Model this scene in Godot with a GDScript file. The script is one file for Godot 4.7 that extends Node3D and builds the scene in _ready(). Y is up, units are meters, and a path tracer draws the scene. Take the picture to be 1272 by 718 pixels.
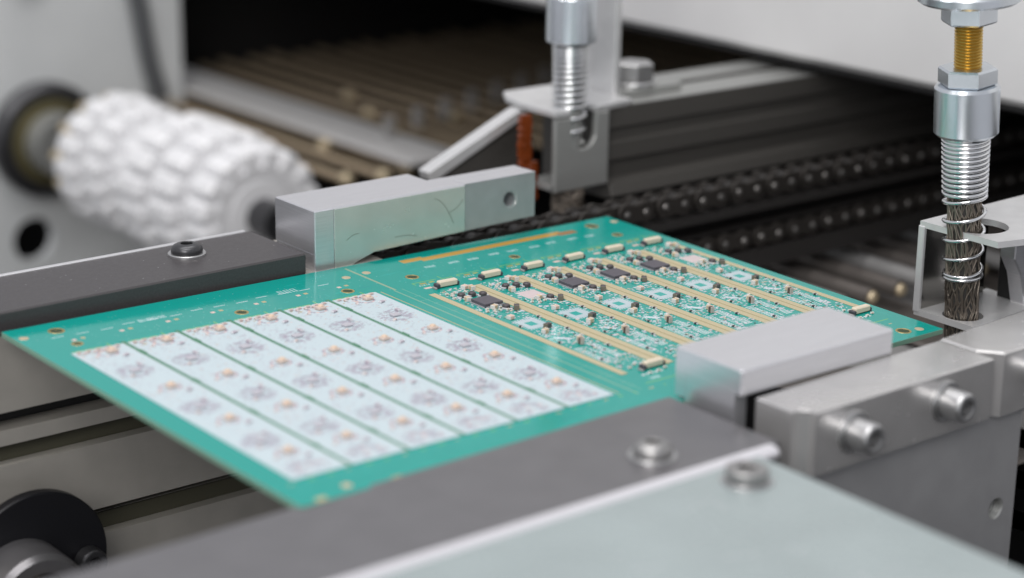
extends Node3D
# A circuit panel riding the pin-chain conveyor of a soldering machine. All lengths below are millimetres; K turns them into metres.
const K := 0.001

var rng := RandomNumberGenerator.new()
var M := {}
var taken := {}

# ------------------------------------------------------------------ mesh builder
class MB:
	var v := PackedVector3Array()
	var n := PackedVector3Array()
	var t := PackedVector2Array()
	var c := PackedColorArray()
	var col := Color(1, 1, 1)

	func tri3(a: Vector3, b: Vector3, d: Vector3, na: Vector3, nb: Vector3, nd: Vector3) -> void:
		var g := (b - a).cross(d - a)
		if g.length_squared() < 1e-14:
			return
		if g.dot(na + nb + nd) > 0.0:
			v.append_array([a, d, b]); n.append_array([na, nd, nb])
		else:
			v.append_array([a, b, d]); n.append_array([na, nb, nd])
		t.append_array([Vector2.ZERO, Vector2.ZERO, Vector2.ZERO])
		c.append_array([col, col, col])

	func tri(a: Vector3, b: Vector3, d: Vector3, nn: Vector3) -> void:
		tri3(a, b, d, nn, nn, nn)

	func quad(a: Vector3, b: Vector3, d: Vector3, e: Vector3, nn: Vector3) -> void:
		tri3(a, b, d, nn, nn, nn); tri3(a, d, e, nn, nn, nn)

	# chamfered box between two corners
	func box(lo: Vector3, hi: Vector3, ch := 0.0, x := Transform3D()) -> void:
		var ce := (lo + hi) * 0.5
		var h := (hi - lo) * 0.5
		ch = minf(ch, minf(h.x, minf(h.y, h.z)) * 0.9)
		var at := func(s: Vector3, a: int) -> Vector3:
			var q := h - Vector3(ch, ch, ch)
			q[a] = h[a]
			return x * (ce + s * q)
		for a in 3:
			var b := (a + 1) % 3
			var d := (a + 2) % 3
			for s in [-1.0, 1.0]:
				var nn := Vector3.ZERO
				nn[a] = s
				var p := []
				for k in [[-1, -1], [1, -1], [1, 1], [-1, 1]]:
					var sg := Vector3.ZERO
					sg[a] = s; sg[b] = k[0]; sg[d] = k[1]
					p.append(at.call(sg, a))
				quad(p[0], p[1], p[2], p[3], x.basis * nn)
				if ch > 0.0:
					for s2 in [-1.0, 1.0]:
						var e := Vector3.ZERO
						e[a] = s; e[b] = s2
						var e0 := e
						var e1 := e
						e0[d] = -1.0; e1[d] = 1.0
						quad(at.call(e0, a), at.call(e1, a), at.call(e1, b), at.call(e0, b), (x.basis * e).normalized())
		if ch > 0.0:
			for i in 8:
				var s3 := Vector3(1 if i & 1 else -1, 1 if i & 2 else -1, 1 if i & 4 else -1)
				tri(at.call(s3, 0), at.call(s3, 1), at.call(s3, 2), (x.basis * s3).normalized())

	func inset(p: PackedVector2Array, d: float) -> PackedVector2Array:
		var out := PackedVector2Array()
		var m := p.size()
		var area := 0.0
		for i in m:
			area += p[i].cross(p[(i + 1) % m])
		var sg := signf(area)
		for i in m:
			var e0 := (p[i] - p[(i + m - 1) % m]).normalized()
			var e1 := (p[(i + 1) % m] - p[i]).normalized()
			var n0 := Vector2(-e0.y, e0.x) * sg
			var n1 := Vector2(-e1.y, e1.x) * sg
			var b := n0 + n1
			out.append(p[i] + b * (d / maxf(0.35, 1.0 + n0.dot(n1))))
		return out

	# polygon in the plane of x.basis.x / x.basis.y, pushed along x.basis.z from 0 to depth
	func prism(p: PackedVector2Array, depth: float, x := Transform3D(), ch := 0.0) -> void:
		var m := p.size()
		var area := 0.0
		for i in m:
			area += p[i].cross(p[(i + 1) % m])
		var sg := signf(area)
		var q := inset(p, ch) if ch > 0.0 else p
		var ids := Geometry2D.triangulate_polygon(q)
		var zs := x.basis.z.normalized()
		var at := func(w: Vector2, z: float) -> Vector3: return x * Vector3(w.x, w.y, z)
		for i in range(0, ids.size(), 3):
			tri(at.call(q[ids[i]], 0.0), at.call(q[ids[i + 1]], 0.0), at.call(q[ids[i + 2]], 0.0), -zs * signf(depth))
			tri(at.call(q[ids[i]], depth), at.call(q[ids[i + 1]], depth), at.call(q[ids[i + 2]], depth), zs * signf(depth))
		var c2 := ch * signf(depth)
		for i in m:
			var j := (i + 1) % m
			var e := (p[j] - p[i]).normalized()
			var no := x.basis * Vector3(e.y * sg, -e.x * sg, 0.0)
			quad(at.call(p[i], c2), at.call(p[j], c2), at.call(p[j], depth - c2), at.call(p[i], depth - c2), no)
			if ch > 0.0:
				quad(at.call(p[i], c2), at.call(p[j], c2), at.call(q[j], 0.0), at.call(q[i], 0.0), (no - zs * signf(depth)).normalized())
				quad(at.call(p[i], depth - c2), at.call(p[j], depth - c2), at.call(q[j], depth), at.call(q[i], depth), (no + zs * signf(depth)).normalized())

	# plate with a round hole: outer polygon star-shaped about the hole
	func holed(p: PackedVector2Array, ce: Vector2, r: float, depth: float, x := Transform3D(), segs := 32) -> void:
		var angs := []
		for i in segs:
			angs.append(TAU * i / segs)
		for w in p:
			angs.append(fposmod((w - ce).angle(), TAU))
		angs.sort()
		var outer := PackedVector2Array()
		var inner := PackedVector2Array()
		for a in angs:
			var d := Vector2.from_angle(a)
			var best := INF
			for i in p.size():
				var hit = Geometry2D.segment_intersects_segment(ce, ce + d * 1e4, p[i], p[(i + 1) % p.size()])
				if hit != null:
					best = minf(best, ce.distance_to(hit))
			if best == INF:
				for w in p:
					if absf(fposmod((w - ce).angle(), TAU) - a) < 1e-4:
						best = ce.distance_to(w)
			outer.append(ce + d * best); inner.append(ce + d * r)
		var m := outer.size()
		var zs := x.basis.z.normalized() * signf(depth)
		for i in m:
			var j := (i + 1) % m
			var at := func(w: Vector2, z: float) -> Vector3: return x * Vector3(w.x, w.y, z)
			quad(at.call(outer[i], 0.0), at.call(outer[j], 0.0), at.call(inner[j], 0.0), at.call(inner[i], 0.0), -zs)
			quad(at.call(outer[i], depth), at.call(outer[j], depth), at.call(inner[j], depth), at.call(inner[i], depth), zs)
			var md := ((outer[i] + outer[j]) * 0.5 - ce).normalized()
			var e := outer[j] - outer[i]
			if e.length() > 1e-5:
				var no := Vector2(e.y, -e.x).normalized()
				if no.dot(md) < 0.0:
					no = -no
				quad(at.call(outer[i], 0.0), at.call(outer[j], 0.0), at.call(outer[j], depth), at.call(outer[i], depth), x.basis * Vector3(no.x, no.y, 0))
			var ni := x.basis * Vector3(ce.x - inner[i].x, ce.y - inner[i].y, 0).normalized()
			var nj := x.basis * Vector3(ce.x - inner[j].x, ce.y - inner[j].y, 0).normalized()
			tri3(at.call(inner[i], 0.0), at.call(inner[j], 0.0), at.call(inner[j], depth), ni, nj, nj)
			tri3(at.call(inner[i], 0.0), at.call(inner[j], depth), at.call(inner[i], depth), ni, nj, ni)

	# profile of (radius, height) turned about x.basis.y
	func lathe(p: Array, x := Transform3D(), segs := 32, flat := false) -> void:
		for k in p.size() - 1:
			var a: Vector2 = p[k]
			var b: Vector2 = p[k + 1]
			var e := (b - a).normalized()
			var pn := Vector2(e.y, -e.x)
			for i in segs:
				var t0 := TAU * i / segs
				var t1 := TAU * (i + 1) / segs
				var tm := (t0 + t1) * 0.5
				var c0 := Vector3(cos(t0), 0, sin(t0))
				var c1 := Vector3(cos(t1), 0, sin(t1))
				var n0 := c0
				var n1 := c1
				if flat:
					n0 = Vector3(cos(tm), 0, sin(tm)); n1 = n0
				n0 = (x.basis * (n0 * pn.x + Vector3(0, pn.y, 0))).normalized()
				n1 = (x.basis * (n1 * pn.x + Vector3(0, pn.y, 0))).normalized()
				var p00 := x * (c0 * a.x + Vector3(0, a.y, 0))
				var p01 := x * (c1 * a.x + Vector3(0, a.y, 0))
				var p10 := x * (c0 * b.x + Vector3(0, b.y, 0))
				var p11 := x * (c1 * b.x + Vector3(0, b.y, 0))
				tri3(p00, p01, p11, n0, n1, n1)
				tri3(p00, p11, p10, n0, n1, n0)

	func tube(path: PackedVector3Array, r: float, segs := 8, caps := true) -> void:
		var m := path.size()
		var up := Vector3(0, 1, 0)
		var rings := []
		var norms := []
		var d0 := (path[1] - path[0]).normalized()
		if absf(d0.dot(up)) > 0.9:
			up = Vector3(1, 0, 0)
		for i in m:
			var d := (path[mini(i + 1, m - 1)] - path[maxi(i - 1, 0)]).normalized()
			var s := d.cross(up).normalized()
			up = s.cross(d).normalized()
			var ring := PackedVector3Array()
			var nr := PackedVector3Array()
			for k in segs:
				var a := TAU * k / segs
				var o := s * cos(a) + up * sin(a)
				nr.append(o); ring.append(path[i] + o * r)
			rings.append(ring); norms.append(nr)
		for i in m - 1:
			for k in segs:
				var l := (k + 1) % segs
				tri3(rings[i][k], rings[i][l], rings[i + 1][l], norms[i][k], norms[i][l], norms[i + 1][l])
				tri3(rings[i][k], rings[i + 1][l], rings[i + 1][k], norms[i][k], norms[i + 1][l], norms[i + 1][k])
		if caps:
			for q in [0, m - 1]:
				var d := (path[0] - path[1]).normalized() if q == 0 else (path[m - 1] - path[m - 2]).normalized()
				for k in segs:
					tri(path[q], rings[q][k], rings[q][(k + 1) % segs], d)

	func mesh(base := Vector3.ZERO) -> ArrayMesh:
		var w := PackedVector3Array()
		w.resize(v.size())
		for i in v.size():
			w[i] = (v[i] - base) * 0.001
		var a := []
		a.resize(Mesh.ARRAY_MAX)
		a[Mesh.ARRAY_VERTEX] = w
		a[Mesh.ARRAY_NORMAL] = n
		a[Mesh.ARRAY_TEX_UV] = t
		a[Mesh.ARRAY_COLOR] = c
		var m := ArrayMesh.new()
		m.add_surface_from_arrays(Mesh.PRIMITIVE_TRIANGLES, a)
		return m

# ------------------------------------------------------------------ nodes
func numbered(called: String) -> String:
	if not taken.has(called):
		taken[called] = 0
		return called
	taken[called] += 1
	return "%s_%03d" % [called, taken[called]]

func tag(o: Node3D, label: String, category: String, group := "") -> void:
	o.set_meta("label", label)
	o.set_meta("category", category)
	if group:
		o.set_meta("group", group)

func thing(called: String, label: String, category: String, base := Vector3.ZERO, group := "") -> Node3D:
	var o := Node3D.new()
	o.name = numbered(called)
	add_child(o)
	o.position = base * K
	o.set_meta("base", base)
	tag(o, label, category, group)
	return o

func part(called: String, b: MB, m: Material, parent: Node3D, label := "") -> MeshInstance3D:
	var base: Vector3 = parent.get_meta("base") if parent.has_meta("base") else Vector3.ZERO
	return inst(called, b.mesh(base), m, parent, Vector3.ZERO, 0.0, base, label)

func inst(called: String, mesh: Mesh, m: Material, parent: Node3D, at := Vector3.ZERO, turn := 0.0, base := Vector3.ZERO, label := "") -> MeshInstance3D:
	var o := MeshInstance3D.new()
	var names: Dictionary = parent.get_meta("names") if parent.has_meta("names") else {}
	if names.has(called):
		names[called] += 1
		o.name = "%s_%03d" % [called, names[called]]
	else:
		names[called] = 0
		o.name = called
	parent.set_meta("names", names)
	o.mesh = mesh
	o.material_override = m
	parent.add_child(o, true)
	o.position = at * K
	o.rotation.y = turn
	if parent == self:
		o.position = (at + base) * K
	if parent.has_meta("base"):
		o.set_meta("base", base)
	if label:
		o.set_meta("label", label)
	return o

func structure(called: String, b: MB, m: Material) -> void:
	var o := MeshInstance3D.new()
	o.name = called
	o.mesh = b.mesh()
	o.material_override = m
	o.set_meta("kind", "structure")
	add_child(o, true)

func frame(o: Vector3, ax: Vector3, ay: Vector3) -> Transform3D:
	ax = ax.normalized()
	ay = (ay - ax * ax.dot(ay)).normalized()
	return Transform3D(Basis(ax, ay, ax.cross(ay)), o)

func along_y(o: Vector3, dir := Vector3.UP) -> Transform3D:
	dir = dir.normalized()
	var s := Vector3(1, 0, 0) if absf(dir.x) < 0.9 else Vector3(0, 0, 1)
	s = (s - dir * dir.dot(s)).normalized()
	return Transform3D(Basis(s, dir, s.cross(dir)), o)

func poly(a: Array) -> PackedVector2Array:
	var p := PackedVector2Array()
	for i in range(0, a.size(), 2):
		p.append(Vector2(a[i], a[i + 1]))
	return p

# ------------------------------------------------------------------ materials
func noise_tex(seed_: int, freq: float, lo: float, hi: float, stretch := Vector2i(1, 1), octaves := 4) -> ImageTexture:
	var f := FastNoiseLite.new()
	f.seed = seed_
	f.frequency = freq
	f.fractal_octaves = octaves
	f.noise_type = FastNoiseLite.TYPE_SIMPLEX_SMOOTH
	var im := f.get_seamless_image(256, 256)
	if stretch != Vector2i(1, 1):
		var w := Image.create(256, 256, false, Image.FORMAT_L8)
		for y in 256:
			for x in 256:
				w.set_pixel(x, y, im.get_pixel((x / stretch.x) % 256, (y * stretch.y) % 256))
		im = w
	var out := Image.create(256, 256, false, Image.FORMAT_RGB8)
	for y in 256:
		for x in 256:
			var g := lerpf(lo, hi, im.get_pixel(x, y).r)
			out.set_pixel(x, y, Color(g, g, g))
	return ImageTexture.create_from_image(out)

func lin(r: float, g: float, b: float) -> Color:
	return Color(r, g, b).linear_to_srgb()

func mat(called: String, c: Color, rough: float, metal := 0.0, tile := 0.0, tint: Texture2D = null, rtex: Texture2D = null) -> StandardMaterial3D:
	var m := StandardMaterial3D.new()
	m.resource_name = called
	m.albedo_color = c
	m.roughness = rough
	m.metallic = metal
	if tile > 0.0:
		m.uv1_triplanar = true
		m.uv1_world_triplanar = true
		m.uv1_scale = Vector3.ONE / (tile * K)
		if tint:
			m.albedo_texture = tint
		if rtex:
			m.roughness_texture = rtex
			m.roughness_texture_channel = BaseMaterial3D.TEXTURE_CHANNEL_RED
	M[called] = m
	return m

func bump(m: StandardMaterial3D, tex: Texture2D, mm: float) -> void:
	m.heightmap_enabled = true
	m.heightmap_texture = tex
	m.heightmap_scale = mm * 0.1   # centimetres

func materials() -> void:
	var soft := noise_tex(3, 0.012, 0.95, 1.0)
	var fine := noise_tex(7, 0.09, 0.84, 1.0)
	var rvar := noise_tex(11, 0.03, 0.86, 1.0)
	var streak := noise_tex(17, 0.16, 0.93, 1.0, Vector2i(32, 2))
	var grain := noise_tex(23, 0.2, 0.0, 1.0)
	mat("alu", lin(0.80, 0.80, 0.83), 0.32, 0.8, 36, streak, rvar)
	bump(M.alu, streak, 0.012)
	mat("alu_cut", lin(0.66, 0.65, 0.64), 0.28, 0.68, 60, soft, rvar)
	mat("alu_mirror", lin(0.60, 0.645, 0.61), 0.28, 0.55, 60, soft, rvar)
	mat("side_grey", lin(0.36, 0.36, 0.365), 0.45, 0.35, 60, soft, rvar)
	mat("screw_grey", lin(0.36, 0.355, 0.35), 0.42, 0.85, 20, soft, rvar)
	mat("alu_grey", lin(0.42, 0.43, 0.44), 0.45, 0.5, 30, soft, rvar)
	mat("steel", lin(0.56, 0.56, 0.56), 0.36, 0.9, 20, soft, rvar)
	mat("zinc_sheet", lin(0.68, 0.68, 0.68), 0.36, 0.45, 34, soft, rvar)
	mat("steel_satin", lin(0.42, 0.425, 0.41), 0.45, 0.6, 34, streak, rvar)
	mat("zinc", lin(0.74, 0.78, 0.82), 0.27, 0.95, 70, soft, rvar)
	mat("spring", lin(0.80, 0.81, 0.82), 0.2, 1.0)
	mat("brass", lin(0.60, 0.40, 0.10), 0.32, 0.9, 14, soft, rvar)
	mat("bronze_tip", lin(0.60, 0.50, 0.34), 0.42, 0.5)
	mat("wire", lin(0.25, 0.215, 0.18), 0.36, 0.8)
	mat("dark_mirror", lin(0.30, 0.29, 0.27), 0.14, 1.0)
	mat("wire_core", lin(0.035, 0.033, 0.03), 0.7)
	mat("grey_rail", lin(0.21, 0.205, 0.212), 0.36, 0.65, 60, soft, rvar)
	bump(M.grey_rail, grain, 0.003)
	mat("anodised", lin(0.066, 0.060, 0.062), 0.42, 0.1, 22, fine, rvar)
	bump(M.anodised, grain, 0.012)
	mat("guide_black", lin(0.022, 0.020, 0.019), 0.5, 0.1)
	mat("bare_edge", lin(0.66, 0.66, 0.67), 0.4, 0.7)
	mat("profile", lin(0.50, 0.475, 0.43), 0.5, 0.4, 50, soft, rvar)
	mat("slot_dark", lin(0.010, 0.010, 0.010), 0.6)
	mat("slot_olive", lin(0.055, 0.052, 0.033), 0.6)
	mat("dark_beam", lin(0.085, 0.08, 0.073), 0.55, 0.3, 60, streak, rvar)
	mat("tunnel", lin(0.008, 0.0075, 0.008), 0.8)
	mat("black_gloss", lin(0.006, 0.006, 0.008), 0.4)
	mat("oxide", lin(0.09, 0.09, 0.095), 0.34, 0.7, 14, fine, rvar)
	mat("cable_grey", lin(0.10, 0.105, 0.11), 0.55)
	mat("chain", lin(0.055, 0.049, 0.044), 0.5, 0.6, 12, fine, rvar)
	mat("chain_pin", lin(0.21, 0.20, 0.19), 0.4, 0.8)
	mat("chain_pin_dull", lin(0.12, 0.115, 0.11), 0.5, 0.6)
	mat("rod_grey", lin(0.20, 0.18, 0.165), 0.42, 0.5, 30, soft, rvar)
	mat("slat_grey", lin(0.34, 0.335, 0.33), 0.45, 0.2, 40, soft, rvar)
	mat("rod", lin(0.62, 0.49, 0.34), 0.28, 0.6, 30, soft, rvar)
	mat("slat", lin(0.70, 0.69, 0.68), 0.45, 0.2, 40, soft, rvar)
	mat("paint_white", lin(0.74, 0.735, 0.73), 0.42, 0.0, 300, soft, rvar)
	mat("paint_wall", lin(0.70, 0.72, 0.72), 0.5, 0.0, 300, soft, rvar)
	mat("paint_cover", lin(0.31, 0.36, 0.36), 0.34, 0.0, 120, soft, noise_tex(31, 0.02, 0.62, 1.0))
	mat("lip_white", lin(0.66, 0.65, 0.68), 0.35, 0.2)
	mat("plastic_white", lin(0.90, 0.90, 0.91), 0.5, 0.0, 30, soft, rvar)
	mat("olive", lin(0.16, 0.14, 0.07), 0.45, 0.5)
	mat("orange", lin(0.55, 0.11, 0.018), 0.3, 0.0, 6, noise_tex(41, 0.05, 0.25, 1.0))
	mat("fr4_edge", lin(0.20, 0.36, 0.27), 0.6)
	mat("tan_bar", lin(0.55, 0.475, 0.30), 0.5, 0.0, 9, fine, rvar)
	mat("tan_groove", lin(0.27, 0.24, 0.11), 0.6)
	mat("hole_dark", lin(0.03, 0.05, 0.02), 0.7)
	mat("gold", lin(0.62, 0.44, 0.16), 0.3, 0.8)
	var vc := mat("component", Color.WHITE, 0.4)
	vc.vertex_color_use_as_albedo = true

# ------------------------------------------------------------------ small hardware
func hex(b: MB, x: Transform3D, r: float, h: float, hole := 0.0) -> void:
	b.lathe([Vector2(hole, 0), Vector2(r * 0.93, 0), Vector2(r, r * 0.07), Vector2(r, h - r * 0.07), Vector2(r * 0.92, h), Vector2(hole, h)], x, 6, true)

func washer(b: MB, x: Transform3D, r: float, h: float, hole := 0.0) -> void:
	b.lathe([Vector2(hole, 0), Vector2(r, 0), Vector2(r, h * 0.7), Vector2(r - h * 0.3, h), Vector2(hole, h)], x, 40)

func socket_head(x: Transform3D, r: float, h: float, key: float, dome: float, body_m: Material, parent: Node3D, called := "screw") -> MeshInstance3D:
	var b := MB.new()
	var p := [Vector2(r * 0.96, 0), Vector2(r, 0.05 * h)]
	if dome > 0.0:
		for i in 9:
			var a := PI / 2 * i / 8 * 0.86
			p.append(Vector2(r * 0.35 + r * 0.65 * cos(a), h * 0.3 + dome * sin(a)))
	else:
		p.append_array([Vector2(r, h * 0.86), Vector2(r * 0.95, h * 0.95), Vector2(r * 0.86, h)])
	var last: Vector2 = p[-1]
	p.append(Vector2(key * 1.1, last.y)); p.append(Vector2(key, last.y - 0.15))
	b.lathe(p, x, 36)
	b.lathe([Vector2(key, last.y - 0.15), Vector2(key, last.y - h * 0.55), Vector2(0, last.y - h * 0.62)], x, 6, true)
	return part(called, b, body_m, parent)

func coil(b: MB, ce: Vector3, r: float, y0: float, y1: float, turns: float, wire: float, phase := 0.0, squeeze := 0.0, r1 := -1.0) -> void:
	var path := PackedVector3Array()
	var steps := int(turns * 28)
	for i in steps + 1:
		var f := float(i) / steps
		var a := phase + TAU * turns * f
		var yy := lerpf(y0, y1, pow(f, 1.0 + squeeze))
		var rr := r if r1 < 0.0 else lerpf(r, r1, f)
		path.append(Vector3(ce.x + rr * cos(a), yy, ce.z + rr * sin(a)))
	b.tube(path, wire, 8)

func strands(b: MB, ce: Vector3, r: float, y0: float, y1: float, count: int, wire: float) -> void:
	for i in count:
		var a := TAU * i / count + rng.randf_range(-0.08, 0.08)
		var path := PackedVector3Array()
		var ph := rng.randf() * TAU
		var k := 30
		for j in k + 1:
			var f := float(j) / k
			var aa := a + 0.24 * sin(ph + f * 17.0) + 0.12 * sin(ph * 2.0 + f * 41.0)
			var rr := r + 0.25 * sin(ph + f * 9.0) + rng.randf_range(-0.12, 0.12)
			path.append(Vector3(ce.x + rr * cos(aa), lerpf(y0, y1, f), ce.z + rr * sin(aa)))
		b.tube(path, wire, 5)

# ------------------------------------------------------------------ scene
func _ready() -> void:
	rng.seed = 20
	camera_and_light()
	materials()
	surroundings()
	hood_and_wall()
	far_rail()
	chains()
	belts()
	roller()
	beam_and_bracket()
	plunger_left()
	near_rail()
	clamp_group()
	plunger_right()
	panel()

func camera_and_light() -> void:
	var cam := Camera3D.new()
	cam.name = "camera"
	var at := CameraAttributesPhysical.new()
	at.frustum_focal_length = 83.57
	at.frustum_focus_distance = 0.622
	at.frustum_near = 0.02
	at.frustum_far = 20.0
	at.exposure_aperture = 8.2
	cam.attributes = at
	add_child(cam)
	cam.position = Vector3(-345.23, 186.08, 440.66) * K
	cam.rotation = Vector3(deg_to_rad(-17.2), deg_to_rad(-38.8), deg_to_rad(0.8))
	cam.fov = 2.0 * rad_to_deg(atan(12.0 / 83.57))
	cam.near = 0.02
	cam.far = 20.0
	cam.current = true
	var we := WorldEnvironment.new()
	we.name = "environment"
	var e := Environment.new()
	e.background_mode = Environment.BG_COLOR
	e.background_color = Color(0.600, 0.604, 0.622)
	e.background_energy_multiplier = 1.6
	e.tonemap_mode = Environment.TONE_MAPPER_LINEAR
	e.tonemap_exposure = 1.04
	e.sdfgi_enabled = true
	e.ssao_enabled = true
	e.ssil_enabled = true
	we.environment = e
	add_child(we)
	for s in [[Vector3(-0.35, 1.2, 0.15), Vector3(0.0, 0.0, 0.0), Vector2(1.3, 0.14), 0.62], [Vector3(0.1, 1.25, -0.45), Vector3(0.0, 0.0, 0.0), Vector2(1.3, 0.14), 0.62], [Vector3(-0.9, 0.75, 0.75), Vector3(0.05, 0.0, 0.0), Vector2(0.8, 0.5), 0.9]]:
		var l := AreaLight3D.new()
		l.name = "ceiling_light"
		l.area_size = s[2]
		l.light_energy = s[3]
		l.light_color = Color(1.0, 0.99, 0.985)
		l.set("area_range", 6.0)
		l.shadow_enabled = true
		add_child(l, true)
		l.look_at_from_position(s[0], s[1], Vector3(0, 0, -1))

func surroundings() -> void:
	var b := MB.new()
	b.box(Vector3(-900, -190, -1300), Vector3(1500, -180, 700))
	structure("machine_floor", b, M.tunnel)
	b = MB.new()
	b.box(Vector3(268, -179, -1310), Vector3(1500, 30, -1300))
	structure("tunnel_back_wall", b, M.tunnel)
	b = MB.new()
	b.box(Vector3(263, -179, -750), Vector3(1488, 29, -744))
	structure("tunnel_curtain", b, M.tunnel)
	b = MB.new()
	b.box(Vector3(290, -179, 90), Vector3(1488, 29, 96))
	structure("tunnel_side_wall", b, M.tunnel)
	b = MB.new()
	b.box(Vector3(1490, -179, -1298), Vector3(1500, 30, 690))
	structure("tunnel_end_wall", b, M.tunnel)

func hood_and_wall() -> void:
	var h := thing("machine_hood", "large white painted machine hood overhanging the dark tunnel at top right", "machine hood", Vector3(700, 32, -300))
	var b := MB.new()
	b.box(Vector3(260, 32, -1290), Vector3(1480, 240, 600), 2.5)
	part("hood_body", b, M.paint_white, h)
	b = MB.new()
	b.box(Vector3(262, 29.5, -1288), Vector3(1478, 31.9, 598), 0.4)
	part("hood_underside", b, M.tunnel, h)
	var w := thing("machine_wall", "pale grey machine wall with a round hole behind the white toothed roller", "panel", Vector3(100, -178, -645))
	b = MB.new()
	var hx := 157.0
	var hy := -145.5
	b.holed(poly([118, -178, 200, -178, 200, -100, 118, -100]), Vector2(hx, hy), 13.5, 8, Transform3D(Basis(), Vector3(0, 0, -648)))
	b.box(Vector3(-160, -178, -648), Vector3(118, -100, -640))
	b.box(Vector3(200, -178, -648), Vector3(236, -100, -640))
	b.box(Vector3(-160, -100, -648), Vector3(236, 160, -640))
	part("panel_sheet", b, M.paint_wall, w)
	b = MB.new()
	b.lathe([Vector2(9, 0), Vector2(9, 8), Vector2(7, 10), Vector2(0, 10)], along_y(Vector3(160, 14, -640), Vector3(0, 0, 1)), 24)
	part("dark_knob", b, M.cable_grey, w)
	b = MB.new()
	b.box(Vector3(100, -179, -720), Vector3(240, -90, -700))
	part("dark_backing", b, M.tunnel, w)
	b = MB.new()
	b.box(Vector3(240, -178, -652), Vector3(262, 160, -640), 1.5)
	part("edge_strip", b, M.paint_wall, w)
	b = MB.new()
	var path := PackedVector3Array()
	for i in 13:
		var f := i / 12.0
		path.append(Vector3(220 + 22 * f + 1.5 * sin(f * 6.0), 25 - 92 * f, -634))
	b.tube(path, 5.5, 10)
	var cable := thing("dark_cable", "dark grey cable running down the pale wall at top left", "cable", Vector3(225, -60, -634))
	part("cable_sheath", b, M.cable_grey, cable)
	var hub := thing("bearing_hub", "dark round bearing hub with an olive ring on the pale wall", "bearing hub", Vector3(166, -84, -640))
	var x := along_y(Vector3(166, -84, -639), Vector3(0, 0, 1))
	b = MB.new()
	b.lathe([Vector2(34, 0), Vector2(34, 8), Vector2(31, 11), Vector2(22, 11)], x, 48)
	part("housing", b, M.oxide, hub)
	b = MB.new()
	b.lathe([Vector2(25, 11.1), Vector2(25, 14), Vector2(17, 14)], x, 48)
	part("olive_ring", b, M.olive, hub)
	b = MB.new()
	b.lathe([Vector2(19, 13), Vector2(18, 30), Vector2(0, 30)], x, 40)
	part("collar", b, M.steel_satin, hub)

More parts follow.
